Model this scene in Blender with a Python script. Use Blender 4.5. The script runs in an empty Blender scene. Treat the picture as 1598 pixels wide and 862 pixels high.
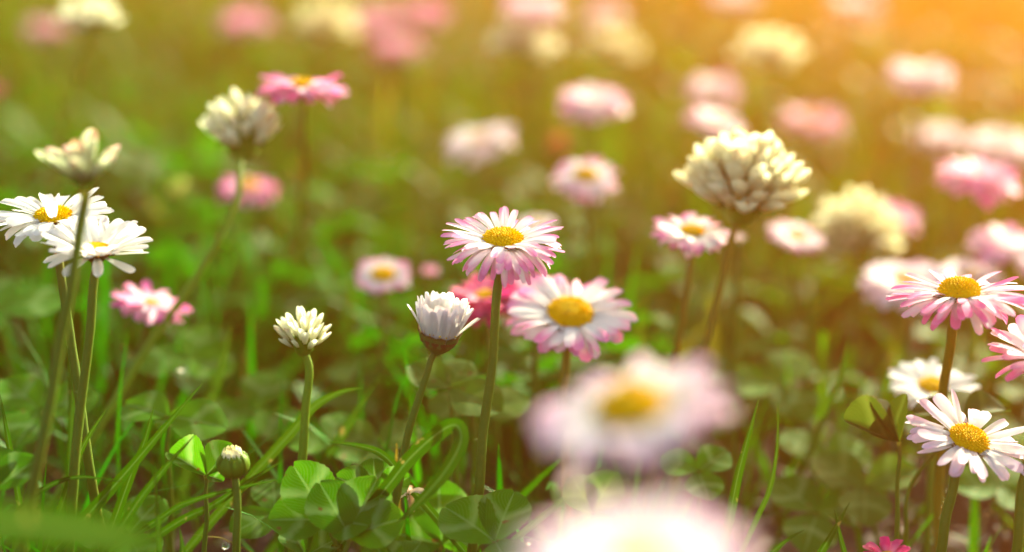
import bpy, math, random
import numpy as np
from mathutils import Vector, Matrix

# ------------------------------------------------------------------ camera, world, sun, exposure
S = bpy.context.scene
COL = S.collection
FPX = 2663.0                       # focal length in photograph pixels (1598 wide)
PITCH = math.radians(15.45)
CAM = Vector((0, 0, 0.155))
FW = Vector((0, math.cos(PITCH), -math.sin(PITCH)))
UP = Vector((0, math.sin(PITCH), math.cos(PITCH)))

cam = bpy.data.cameras.new("camera")
cam.sensor_width = 36.0
cam.lens = 36.0 * FPX / 1598.0
cam.clip_start = 0.005
cam.clip_end = 400
cam.dof.use_dof = True
cam.dof.focus_distance = 0.308
cam.dof.aperture_fstop = 5.8
cam.dof.aperture_blades = 0
camo = bpy.data.objects.new("camera", cam)
camo.location = CAM
camo.rotation_euler = (math.pi / 2 - PITCH, 0, 0)
COL.objects.link(camo)
S.camera = camo

SUN_EL, SUN_AZ = math.radians(23), math.radians(31)     # azimuth clockwise from +Y (to the right, behind the flowers)
w = bpy.data.worlds.new("World")
S.world = w
w.use_nodes = True
nt = w.node_tree
bg = nt.nodes["Background"]
sky = nt.nodes.new("ShaderNodeTexSky")
sky.sky_type = 'NISHITA'
sky.sun_disc = False
sky.sun_elevation = SUN_EL
sky.sun_rotation = SUN_AZ
sky.dust_density = 5.0
sky.ozone_density = 1.0
nt.links.new(sky.outputs[0], bg.inputs[0])
bg.inputs[1].default_value = 0.135

sl = bpy.data.lights.new("sun", 'SUN')
sl.energy = 4.8
sl.angle = math.radians(0.6)
sl.color = (1.0, 0.90, 0.74)
so = bpy.data.objects.new("sun", sl)
sd = Vector((math.sin(SUN_AZ) * math.cos(SUN_EL), math.cos(SUN_AZ) * math.cos(SUN_EL), math.sin(SUN_EL)))
so.rotation_euler = sd.to_track_quat('Z', 'Y').to_euler()
so.location = sd * 3
COL.objects.link(so)

S.view_settings.view_transform = 'Standard'
S.view_settings.look = 'None'
S.view_settings.gamma = 1
S.view_settings.use_curve_mapping = False
S.view_settings.exposure = 2.08
S.view_settings.use_white_balance = True
S.view_settings.white_balance_temperature = 7000
S.view_settings.white_balance_tint = -14

S.render.engine = 'CYCLES'
cy = S.cycles
cy.use_denoising = True
try:
    cy.denoiser = 'OPENIMAGEDENOISE'
except Exception:
    pass
cy.max_bounces = 7
cy.diffuse_bounces = 4
cy.glossy_bounces = 2
cy.transmission_bounces = 4
cy.volume_bounces = 0
cy.sample_clamp_indirect = 4
cy.caustics_reflective = False
cy.caustics_refractive = False

HAZE_DENSITY = 0.32
HAZE_COLOR = (1.0, 0.28, 0.06, 1)  # orange, so the added volume glows like a light leak
HAZE_G = 0.91

# ------------------------------------------------------------------ helpers
def P(px, py, d):
    """photograph pixel at depth d (metres along the view axis) -> point in the place"""
    return CAM + FW * d + Vector((1, 0, 0)) * ((px - 799) / FPX * d) + UP * ((431 - py) / FPX * d)

def tag(o, label=None, cat=None, group=None, kind=None):
    if label: o["label"] = label
    if cat: o["category"] = cat
    if group: o["group"] = group
    if kind: o["kind"] = kind
    return o

def empty(name, loc, label, cat, group=None):
    o = bpy.data.objects.new(name, None)
    o.empty_display_size = 0.005
    o.location = loc
    COL.objects.link(o)
    return tag(o, label, cat, group)

class MB:
    def __init__(s):
        s.v, s.f, s.uv, s.n = [], [], [], 0
    def grid(s, pts, uvs, wrap=False):
        """pts: rows of points"""
        r, c, b = len(pts), len(pts[0]), len(s.v)
        for i in range(r):
            s.v.extend(pts[i]); s.uv.extend(uvs[i])
        for i in range(r - 1):
            for j in range(c if wrap else c - 1):
                k = (j + 1) % c
                s.f.append((b + i * c + j, b + i * c + k, b + (i + 1) * c + k, b + (i + 1) * c + j))
    def tube(s, pts, rad, n=8, uo=0.0):
        """tapered tube through pts with radius list, closed at the end"""
        rows, uvs = [], []
        ref = Vector((0.3, 0.9, 0.1))
        L = len(pts)
        for i, p in enumerate(pts):
            t = (pts[min(i + 1, L - 1)] - pts[max(i - 1, 0)]).normalized()
            a = t.cross(ref)
            if a.length < 1e-4: a = t.cross(Vector((1, 0, 0)))
            a.normalize(); b = t.cross(a)
            rows.append([p + (a * math.cos(q) + b * math.sin(q)) * rad[i] for q in [2 * math.pi * k / n for k in range(n)]])
            uvs.append([(uo + k / n, i / (L - 1)) for k in range(n)])
        s.grid(rows, uvs, True)
    def blob(s, c, ax, r, l, n=6, m=4, u=0.0):
        """small ellipsoid around c, half length l along ax"""
        ax = ax.normalized()
        a = ax.orthogonal().normalized(); b = ax.cross(a)
        rows, uvs = [], []
        for i in range(m + 1):
            th = math.pi * i / m
            rr = max(math.sin(th), 0.02) * r
            rows.append([c - ax * (l * math.cos(th)) + (a * math.cos(q) + b * math.sin(q)) * rr for q in [2 * math.pi * k / n for k in range(n)]])
            uvs.append([(u, i / m)] * n)
        s.grid(rows, uvs, True)
    def build(s, name, mat, parent=None, origin=None):
        if origin is None: origin = Vector((0, 0, 0))
        me = bpy.data.meshes.new(name)
        me.from_pydata([tuple(p - origin) for p in s.v], [], s.f)
        uvl = me.uv_layers.new(name="UVMap")
        idx = np.empty(len(me.loops), dtype=np.int32)
        me.loops.foreach_get("vertex_index", idx)
        uvl.data.foreach_set("uv", np.array(s.uv, dtype=np.float32)[idx].ravel())
        me.polygons.foreach_set("use_smooth", np.ones(len(me.polygons), dtype=bool))
        me.materials.append(mat)
        me.update()
        o = bpy.data.objects.new(name, me)
        COL.objects.link(o)
        if parent: o.parent = parent
        return o

def spline(pts, n):
    """smooth Catmull-Rom through pts"""
    if len(pts) == 2:
        return [pts[0].lerp(pts[1], i / (n - 1)) for i in range(n)]
    q = [pts[0] * 2 - pts[1]] + list(pts) + [pts[-1] * 2 - pts[-2]]
    out, seg = [], len(pts) - 1
    for i in range(n):
        t = i / (n - 1) * seg
        k = min(int(t), seg - 1); u = t - k
        a, b, c, d = q[k:k + 4]
        out.append(0.5 * ((2 * b) + (c - a) * u + (2 * a - 5 * b + 4 * c - d) * u * u + (3 * b - a - 3 * c + d) * u ** 3))
    return out

# ------------------------------------------------------------------ materials
def newmat(name):
    m = bpy.data.materials.new(name)
    m.use_nodes = True
    t = m.node_tree
    t.nodes.clear()
    out = t.nodes.new("ShaderNodeOutputMaterial")
    return m, t, out

def N(t, kind, **kw):
    n = t.nodes.new(kind)
    for k, v in kw.items(): setattr(n, k, v)
    return n

def ramp(t, fac, stops, interp='LINEAR'):
    r = N(t, "ShaderNodeValToRGB")
    r.color_ramp.interpolation = interp
    e = r.color_ramp.elements
    while len(e) < len(stops): e.new(0.5)
    for i, (p, c) in enumerate(stops):
        e[i].position = p
        e[i].color = (*c, 1) if len(c) == 3 else c
    t.links.new(fac, r.inputs[0])
    return r.outputs[0]

def mix(t, fac, a, b, mode='MIX'):
    m = N(t, "ShaderNodeMix", data_type='RGBA', blend_type=mode)
    for s, v in ((m.inputs[0], fac), (m.inputs[6], a), (m.inputs[7], b)):
        if isinstance(v, (int, float)): s.default_value = v
        elif isinstance(v, tuple): s.default_value = (*v, 1) if len(v) == 3 else v
        else: t.links.new(v, s)
    return m.outputs[2]

def math_(t, op, a, b=0.0, clamp=False):
    m = N(t, "ShaderNodeMath", operation=op, use_clamp=clamp)
    for s, v in ((m.inputs[0], a), (m.inputs[1], b)):
        if isinstance(v, (int, float)): s.default_value = v
        else: t.links.new(v, s)
    return m.outputs[0]

def leafy(t, out, col, rough=0.5, trans=0.35, tcol=None, bump=None, bstr=0.2, bdist=0.0002, spec=0.4):
    p = N(t, "ShaderNodeBsdfPrincipled")
    t.links.new(col, p.inputs["Base Color"])
    p.inputs["Roughness"].default_value = rough
    p.inputs["Specular IOR Level"].default_value = spec
    tr = N(t, "ShaderNodeBsdfTranslucent")
    t.links.new(tcol if tcol else col, tr.inputs[0])
    if bump is not None:
        b = N(t, "ShaderNodeBump")
        b.inputs["Strength"].default_value = bstr
        b.inputs["Distance"].default_value = bdist
        t.links.new(bump, b.inputs["Height"])
        t.links.new(b.outputs[0], p.inputs["Normal"])
    mx = N(t, "ShaderNodeMixShader")
    mx.inputs[0].default_value = trans
    t.links.new(p.outputs[0], mx.inputs[1]); t.links.new(tr.outputs[0], mx.inputs[2])
    t.links.new(mx.outputs[0], out.inputs[0])

def uvparts(t):
    uv = N(t, "ShaderNodeUVMap", uv_map="UVMap")
    sp = N(t, "ShaderNodeSeparateXYZ")
    t.links.new(uv.outputs[0], sp.inputs[0])
    u, v = sp.outputs[0], sp.outputs[1]
    fl = math_(t, 'FLOOR', u); fr = math_(t, 'FRACT', u)
    wn = N(t, "ShaderNodeTexWhiteNoise", noise_dimensions='1D')
    t.links.new(fl, wn.inputs["W"])
    return fr, v, wn.outputs[0]

def petal_mat(name, base, tip, under, start, end, jitter=0.35, trans=0.47):
    """white-to-pink strap petal: pink grows from the tip, the underside is pinker, each petal differs a little"""
    m, t, out = newmat(name)
    u, v, rnd = uvparts(t)
    vv = math_(t, 'ADD', v, math_(t, 'MULTIPLY', math_(t, 'SUBTRACT', rnd, 0.5), jitter))
    ed = math_(t, 'MULTIPLY', math_(t, 'ABSOLUTE', math_(t, 'SUBTRACT', u, 0.5)), 0.3)
    vv = math_(t, 'ADD', vv, ed)
    top = ramp(t, vv, [(start, base), (end, tip)])
    geo = N(t, "ShaderNodeNewGeometry")
    und = ramp(t, vv, [(max(0, start - 0.35), mixc(base, under, 0.35)), (min(1, end - 0.05), under)])
    col = mix(t, geo.outputs["Backfacing"], und, top)
    wv = N(t, "ShaderNodeMath", operation='SINE')
    t.links.new(math_(t, 'MULTIPLY', u, 44.0), wv.inputs[0])
    st = math_(t, 'MULTIPLY', math_(t, 'ADD', wv.outputs[0], 1.0), 0.035)
    col = mix(t, st, col, mixc(base, under, 0.8))
    leafy(t, out, col, rough=0.55, trans=trans, bump=wv.outputs[0], bstr=0.25, bdist=0.00008, spec=0.2)
    return m

def mixc(a, b, f):
    return tuple(a[i] * (1 - f) + b[i] * f for i in range(3))

WHITE = (0.86, 0.85, 0.82)
PINK = (0.85, 0.30, 0.47)
PM = {
    'white': petal_mat("petal white", WHITE, (0.84, 0.80, 0.82), (0.84, 0.78, 0.81), 0.75, 1.0, 0.1, 0.55),
    'blush': petal_mat("petal blush", WHITE, (0.82, 0.58, 0.74), (0.82, 0.58, 0.74), 0.5, 1.05, 0.3),
    'lilac': petal_mat("petal lilac edged", WHITE, (0.78, 0.48, 0.68), (0.80, 0.56, 0.72), 0.45, 1.05, 0.3),
    'pinktip': petal_mat("petal pink tip", WHITE, (0.78, 0.24, 0.52), (0.82, 0.48, 0.68), 0.58, 1.1, 0.5),
    'streak': petal_mat("petal pink streak", WHITE, (0.78, 0.18, 0.44), (0.78, 0.28, 0.52), 0.5, 1.15, 0.8),
    'pink': petal_mat("petal pink", (0.85, 0.76, 0.80), (0.74, 0.13, 0.46), (0.72, 0.10, 0.40), 0.35, 1.0, 0.8),
    'red': petal_mat("petal red", (0.78, 0.30, 0.48), (0.60, 0.015, 0.19), (0.60, 0.02, 0.20), 0.05, 0.75, 0.6),
    'green': petal_mat("bud tips pale green", (0.25, 0.32, 0.06), (0.45, 0.48, 0.16), (0.2, 0.28, 0.05), 0.3, 1.0, 0.2),
    'wilted': petal_mat("petal wilted brown", (0.30, 0.10, 0.03), (0.20, 0.05, 0.02), (0.25, 0.07, 0.03), 0.3, 1.0, 0.4),
}

def disc_mat():
    m, t, out = newmat("disc yellow")
    u, v, rnd = uvparts(t)
    col = ramp(t, v, [(0.0, (0.80, 0.40, 0.004)), (0.6, (0.88, 0.56, 0.008)), (1.0, (0.90, 0.64, 0.02))])
    col = mix(t, math_(t, 'MULTIPLY', rnd, 0.3), col, (0.84, 0.46, 0.005))
    uv2 = N(t, "ShaderNodeUVMap", uv_map="UVMap"); sp2 = N(t, "ShaderNodeSeparateXYZ"); t.links.new(uv2.outputs[0], sp2.inputs[0])
    col = mix(t, math_(t, 'MULTIPLY', math_(t, 'GREATER_THAN', sp2.outputs[0], 900.0), 0.5), col, (0.72, 0.58, 0.02))
    col = mix(t, math_(t, 'MULTIPLY', math_(t, 'GREATER_THAN', rnd, 0.92), 0.6), col, (0.45, 0.16, 0.01))
    leafy(t, out, col, rough=0.7, trans=0.25, spec=0.1)
    return m
DISC = disc_mat()

def green_mat(name, c1, c2, rough=0.5, trans=0.3, scale=900.0, spec=0.4, tip=None, neck=None):
    m, t, out = newmat(name)
    u, v, rnd = uvparts(t)
    tc = N(t, "ShaderNodeTexCoord")
    no = N(t, "ShaderNodeTexNoise")
    no.inputs["Scale"].default_value = scale
    no.inputs["Detail"].default_value = 3
    t.links.new(tc.outputs["Object"], no.inputs["Vector"])
    f = math_(t, 'ADD', math_(t, 'MULTIPLY', no.outputs[0], 0.6), math_(t, 'MULTIPLY', rnd, 0.5), True)
    col = ramp(t, f, [(0.2, c1), (0.85, c2)])
    if neck:
        n2 = N(t, "ShaderNodeTexNoise"); n2.inputs["Scale"].default_value = 160
        t.links.new(tc.outputs["Object"], n2.inputs["Vector"])
        nf = math_(t, 'ADD', math_(t, 'MULTIPLY', math_(t, 'SUBTRACT', n2.outputs[0], 0.5), 0.5), v)
        col = mix(t, ramp(t, nf, [(0.0, (0.7, 0.7, 0.7)), (0.22, (0, 0, 0)), (0.6, (0, 0, 0)), (1.0, (0.6, 0.6, 0.6))]), col, neck)
    if tip:
        col = mix(t, ramp(t, v, [(0.55, (0, 0, 0)), (1.0, (1, 1, 1))]), col, tip)
    leafy(t, out, col, rough=rough, trans=trans, bump=no.outputs[0], bstr=0.35, bdist=0.0001, spec=spec)
    return m

STEM = green_mat("stem green", (0.06, 0.13, 0.008), (0.12, 0.19, 0.015), trans=0.2, spec=0.15, neck=(0.16, 0.11, 0.02))
STEML = green_mat("stem light green", (0.11, 0.22, 0.012), (0.17, 0.29, 0.02), trans=0.25, spec=0.15)
STEMB = green_mat("stem tan green", (0.17, 0.15, 0.012), (0.25, 0.21, 0.025), trans=0.25, spec=0.15)
CALYX = green_mat("calyx", (0.06, 0.09, 0.018), (0.13, 0.16, 0.035), trans=0.15, tip=(0.12, 0.035, 0.02))
BUDG = green_mat("bud green", (0.08, 0.17, 0.008), (0.15, 0.26, 0.02), trans=0.25, spec=0.12)

def glow_tint(t, col, dry, amount):  # orange glow from the right, put into the leaf colour
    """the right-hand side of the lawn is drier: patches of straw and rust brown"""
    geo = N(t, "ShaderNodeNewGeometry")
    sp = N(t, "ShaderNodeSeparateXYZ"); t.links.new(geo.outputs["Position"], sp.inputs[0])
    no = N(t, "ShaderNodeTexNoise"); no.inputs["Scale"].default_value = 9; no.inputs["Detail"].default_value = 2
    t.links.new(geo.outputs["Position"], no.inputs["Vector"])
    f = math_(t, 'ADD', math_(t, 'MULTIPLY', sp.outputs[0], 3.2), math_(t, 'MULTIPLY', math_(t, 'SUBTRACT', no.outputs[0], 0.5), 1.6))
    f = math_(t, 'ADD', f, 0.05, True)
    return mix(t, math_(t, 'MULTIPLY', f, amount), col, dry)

def blade_mat(name, c1, c2, dry, dryfrac=0.12, trans=0.4, big=False):
    m, t, out = newmat(name)
    u, v, rnd = uvparts(t)
    col = ramp(t, rnd, [(0.0, c1), (1.0 - dryfrac - 0.05, c2), (1.0 - dryfrac, dry), (1.0, mixc(dry, c2, 0.4))])
    col = mix(t, ramp(t, v, [(0.0, (0.35, 0.35, 0.35)), (0.35, (0, 0, 0))]), col, mixc(c2, dry, 0.6))
    si = N(t, "ShaderNodeMath", operation='SINE')
    t.links.new(math_(t, 'MULTIPLY', u, 75.0), si.inputs[0])
    b = math_(t, 'MULTIPLY', math_(t, 'ADD', si.outputs[0], 1.0), 0.5)
    if big:
        col = mix(t, math_(t, 'MULTIPLY', b, 0.22), col, mixc(c1, c2, 0.1))
        rib = ramp(t, math_(t, 'ABSOLUTE', math_(t, 'SUBTRACT', u, 0.5)), [(0.0, (1, 1, 1)), (0.07, (0, 0, 0))])
        col = mix(t, math_(t, 'MULTIPLY', rib, 0.5), col, mixc(c2, (0.3, 0.4, 0.15), 0.5))
        tc = N(t, "ShaderNodeTexCoord")
        no = N(t, "ShaderNodeTexNoise"); no.inputs["Scale"].default_value = 350; no.inputs["Detail"].default_value = 2
        t.links.new(tc.outputs["Object"], no.inputs["Vector"])
        sp = ramp(t, no.outputs[0], [(0.70, (0, 0, 0)), (0.74, (1, 1, 1))])
        col = mix(t, math_(t, 'MULTIPLY', sp, 0.8), col, (0.30, 0.22, 0.06))
    if not big: col = glow_tint(t, col, (0.17, 0.085, 0.004), 0.75)
    leafy(t, out, col, rough=0.5, trans=trans, bump=b if big else None, bstr=0.3, bdist=0.0001, spec=0.08)
    return m

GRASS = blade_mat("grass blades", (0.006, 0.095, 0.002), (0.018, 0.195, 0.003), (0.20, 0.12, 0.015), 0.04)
GRASSF = blade_mat("grass blade front", (0.018, 0.055, 0.003), (0.03, 0.08, 0.004), (0.03, 0.08, 0.01), 0.05, 0.5, True)
GRASSB = blade_mat("grass blade near", (0.014, 0.070, 0.002), (0.032, 0.11, 0.002), (0.04, 0.11, 0.004), 0.05, 0.35, True)

def clover_mat(name, c1, c2, mark, simple=False):
    """leaflet: side veins, paler midrib and pale chevron mark"""
    m, t, out = newmat(name)
    u, v, rnd = uvparts(t)
    du = math_(t, 'ABSOLUTE', math_(t, 'SUBTRACT', u, 0.5))
    col = ramp(t, rnd, [(0.0, c1), (1.0, c2)])
    tc = N(t, "ShaderNodeTexCoord")
    no = N(t, "ShaderNodeTexNoise"); no.inputs["Scale"].default_value = 420; no.inputs["Detail"].default_value = 3
    t.links.new(tc.outputs["Object"], no.inputs["Vector"])
    ch = math_(t, 'ADD', math_(t, 'SUBTRACT', v, math_(t, 'MULTIPLY', du, -0.9)), 0.0)
    ch = math_(t, 'ADD', math_(t, 'SUBTRACT', v, math_(t, 'MULTIPLY', du, 0.5)), math_(t, 'MULTIPLY', no.outputs[0], 0.16))
    chev = ramp(t, ch, [(0.42, (0, 0, 0)), (0.50, (1, 1, 1)), (0.54, (1, 1, 1)), (0.66, (0, 0, 0))])
    col = mix(t, math_(t, 'MULTIPLY', chev, 0.30 if simple else 0.40), col, mark)
    bump = None
    if not simple:
        si = N(t, "ShaderNodeMath", operation='SINE')
        t.links.new(math_(t, 'MULTIPLY', math_(t, 'SUBTRACT', v, math_(t, 'MULTIPLY', du, 0.9)), 85.0), si.inputs[0])
        vn = math_(t, 'POWER', math_(t, 'MULTIPLY', math_(t, 'ADD', si.outputs[0], 1.0), 0.5), 5.0)
        rib = ramp(t, du, [(0.0, (1, 1, 1)), (0.035, (0, 0, 0))])
        col = mix(t, math_(t, 'MULTIPLY', vn, 0.26), col, mixc(c2, mark, 0.35))
        col = mix(t, math_(t, 'MULTIPLY', rib, 0.6), col, mixc(c2, mark, 0.7))
        edge = ramp(t, du, [(0.475, (0, 0, 0)), (0.5, (1, 1, 1))])
        col = mix(t, math_(t, 'MULTIPLY', edge, 0.5), col, (0.24, 0.17, 0.05))
        spt = ramp(t, no.outputs[0], [(0.0, (0.6, 0.6, 0.6)), (0.6, (1, 1, 1))])
        col = mix(t, 0.5, col, mix(t, 1.0, col, spt, 'MULTIPLY'))
        hs = ramp(t, no.outputs[0], [(0.69, (0, 0, 0)), (0.72, (1, 1, 1))])
        col = mix(t, math_(t, 'MULTIPLY', hs, 0.85), col, (0.16, 0.07, 0.02))
        sub = math_(t, 'SUBTRACT', math_(t, 'MULTIPLY', no.outputs[0], 0.8), math_(t, 'ADD', vn, rib))
        bump = sub
    if simple: col = glow_tint(t, col, (0.14, 0.085, 0.004), 0.6)
    leafy(t, out, col, rough=0.6, trans=0.5, bump=bump, bstr=0.22, bdist=0.00015, spec=0.08)
    return m

CLOVER = clover_mat("clover leaf", (0.035, 0.16, 0.003), (0.070, 0.235, 0.005), (0.32, 0.46, 0.17))
CLOVERP = clover_mat("clover leaf pale", (0.05, 0.13, 0.008), (0.08, 0.18, 0.012), (0.24, 0.34, 0.09))
CLOVERD = clover_mat("clover leaf dark olive", (0.030, 0.060, 0.004), (0.05, 0.09, 0.008), (0.14, 0.19, 0.03))
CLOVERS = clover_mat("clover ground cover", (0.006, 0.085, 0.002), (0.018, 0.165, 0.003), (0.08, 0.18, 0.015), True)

def floret_mat(name, base, mid, tip):
    m, t, out = newmat(name)
    u, v, rnd = uvparts(t)
    vv = math_(t, 'ADD', v, math_(t, 'MULTIPLY', math_(t, 'SUBTRACT', rnd, 0.5), 0.25))
    col = ramp(t, vv, [(0.05, base), (0.35, mid), (0.82, mid), (1.0, tip)])
    si = N(t, "ShaderNodeMath", operation='SINE'); t.links.new(math_(t, 'MULTIPLY', u, 40.0), si.inputs[0])
    col = mix(t, math_(t, 'MULTIPLY', math_(t, 'ADD', si.outputs[0], 1.0), 0.12), col, base)
    col = mix(t, math_(t, 'MULTIPLY', math_(t, 'GREATER_THAN', rnd, 0.86), ramp(t, v, [(0.6, (0, 0, 0)), (1.0, (0.7, 0.7, 0.7))])), col, (0.42, 0.22, 0.08))
    leafy(t, out, col, rough=0.65, trans=0.48, spec=0.12)
    return m
FL_W = floret_mat("floret cream", (0.50, 0.52, 0.22), (0.79, 0.78, 0.60), (0.83, 0.82, 0.72))
FL_Y = floret_mat("floret pale yellow", (0.52, 0.50, 0.20), (0.76, 0.73, 0.50), (0.80, 0.77, 0.60))
FL_P = floret_mat("floret cream with rosy tips", (0.28, 0.36, 0.10), (0.62, 0.65, 0.42), (0.60, 0.36, 0.36))

def soil_mat():
    m, t, out = newmat("soil")
    tc = N(t, "ShaderNodeTexCoord")
    no = N(t, "ShaderNodeTexNoise"); no.inputs["Scale"].default_value = 60; no.inputs["Detail"].default_value = 8
    t.links.new(tc.outputs["Object"], no.inputs["Vector"])
    col = ramp(t, no.outputs[0], [(0.3, (0.012, 0.004, 0.002)), (0.7, (0.035, 0.014, 0.006))])
    p = N(t, "ShaderNodeBsdfPrincipled"); p.inputs["Roughness"].default_value = 0.95
    b = N(t, "ShaderNodeBump"); b.inputs["Distance"].default_value = 0.003
    t.links.new(no.outputs[0], b.inputs["Height"]); t.links.new(b.outputs[0], p.inputs["Normal"])
    t.links.new(col, p.inputs[0]); t.links.new(p.outputs[0], out.inputs[0])
    return m
SOIL = soil_mat()

# ------------------------------------------------------------------ ground, added glow volume, grass, ground cover
def ground():
    n = 161
    # fine in the middle, stretching out to the horizon
    s = np.linspace(-1, 1, n)
    a = np.sign(s) * (np.abs(s) * 1.6 + 58 * np.abs(s) ** 9)
    X, Y = np.meshgrid(a, a + 1.0)
    Z = 0.0025 * np.sin(X * 37 + 1.3 * np.sin(Y * 23)) + 0.0025 * np.sin(Y * 41 + X * 11)
    far = np.clip((np.hypot(X, Y - 1) - 2) / 3, 0, 1)
    Z = Z * (1 - far) - 0.002
    mb = MB()
    rows = [[Vector((float(X[i, j]), float(Y[i, j]), float(Z[i, j]))) for j in range(n)] for i in range(n)]
    uv = [[(j / n, i / n) for j in range(n)] for i in range(n)]
    mb.grid(rows, uv)
    tag(mb.build("ground", SOIL), "dark brown soil under the grass and clover", kind="structure")
ground()

def np_mesh(name, V, F, UV, mat):
    me = bpy.data.meshes.new(name)
    me.vertices.add(len(V)); me.vertices.foreach_set("co", V.astype(np.float32).ravel())
    me.loops.add(F.size); me.loops.foreach_set("vertex_index", F.astype(np.int32).ravel())
    me.polygons.add(len(F))
    me.polygons.foreach_set("loop_start", np.arange(0, F.size, 4, dtype=np.int32))
    me.polygons.foreach_set("loop_total", np.full(len(F), 4, dtype=np.int32))
    me.polygons.foreach_set("use_smooth", np.ones(len(F), dtype=bool))
    uvl = me.uv_layers.new(name="UVMap")
    uvl.data.foreach_set("uv", UV[F.ravel()].astype(np.float32).ravel())
    me.materials.append(mat)
    me.update(calc_edges=True)
    me.validate()
    o = bpy.data.objects.new(name, me)
    COL.objects.link(o)
    return o

R = np.random.default_rng(11)

def frustum_x(y):
    return 0.33 * y + 0.12

def scatter(n, y0, y1, power=1.0):
    y = y0 + (y1 - y0) * R.random(n) ** power
    x = (R.random(n) * 2 - 1) * frustum_x(y)
    return x, y

def patch(x, y, f, ph):
    return 0.5 + 0.5 * np.sin(x * f + ph + 1.7 * np.sin(y * f * 0.7 + ph)) * np.cos(y * f * 0.8 - ph)

def grass_field():
    xs, ys = [], []
    for n, y0, y1 in ((1700, 0.25, 0.42), (9000, 0.40, 0.75), (26000, 0.7, 1.5), (30000, 1.4, 3.2)):
        x, y = scatter(n, y0, y1)
        xs.append(x); ys.append(y)
    x = np.concatenate(xs); y = np.concatenate(ys); n = len(x)
    h = (0.022 + 0.032 * R.random(n)) * (0.75 + 0.5 * patch(x, y, 14, 0.4))
    h = np.where(y < 0.3, h * 0.75, h)
    # the sward is thinner and lower on the right, next to the camera
    thin = (y < 0.5) & (x > 0.03)
    h = np.where(thin, h * 0.75, h)
    keep = ~(thin & (R.random(n) < 0.45)) & ~((np.abs(x + 0.062) < 0.016) & (y < 0.335)) & ~((y > 0.33) & (y < 0.42) & (np.abs(x + 0.045) < 0.012))
    x, y, h = x[keep], y[keep], h[keep]; n = len(x)
    wd = (0.0009 + 0.0012 * R.random(n)) * np.clip(0.8 + 0.35 * y, 1, 1.9)
    az = R.random(n) * 2 * np.pi
    lean = R.normal(0.25, 0.3, n); bend = np.abs(R.normal(0.5, 0.45, n))
    faz = az + R.normal(0, 0.5, n) + np.pi / 2
    K = 6
    cut = (R.random(n) < 0.28) & (y > 0.36)
    V = np.zeros((n, K, 2, 3)); UV = np.zeros((n, K, 2, 2))
    px = np.zeros(n); pz = np.zeros(n)
    for k in range(K):
        tt = k / (K - 1)
        if k:
            ang = lean + bend * tt * 1.4
            px = px + np.sin(ang) * h / (K - 1); pz = pz + np.cos(ang) * h / (K - 1)
        prof = np.where(cut, 0.85 if k < K - 1 else 0.7, 1 - tt ** 2.2) * 0.5 * wd * (0.75 + 0.5 * min(tt * 3, 1)) + 0.00004
        for s in (0, 1):
            sg = s * 2 - 1
            V[:, k, s, 0] = x + px * np.cos(az) + sg * prof * np.cos(faz)
            V[:, k, s, 1] = y + px * np.sin(az) + sg * prof * np.sin(faz)
            V[:, k, s, 2] = pz - 0.003
            UV[:, k, s, 0] = np.arange(n) % 997 + 0.02 + s * 0.96
            UV[:, k, s, 1] = tt
    base = (np.arange(n) * K * 2)[:, None]
    q = np.array([[k * 2, k * 2 + 1, k * 2 + 3, k * 2 + 2] for k in range(K - 1)])
    F = (base[:, None, :] + q[None]).reshape(-1, 4)
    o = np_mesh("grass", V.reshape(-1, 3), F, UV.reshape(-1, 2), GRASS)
    tag(o, "short green lawn grass growing among the daisies and clover", "grass", kind="stuff")
grass_field()

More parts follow.
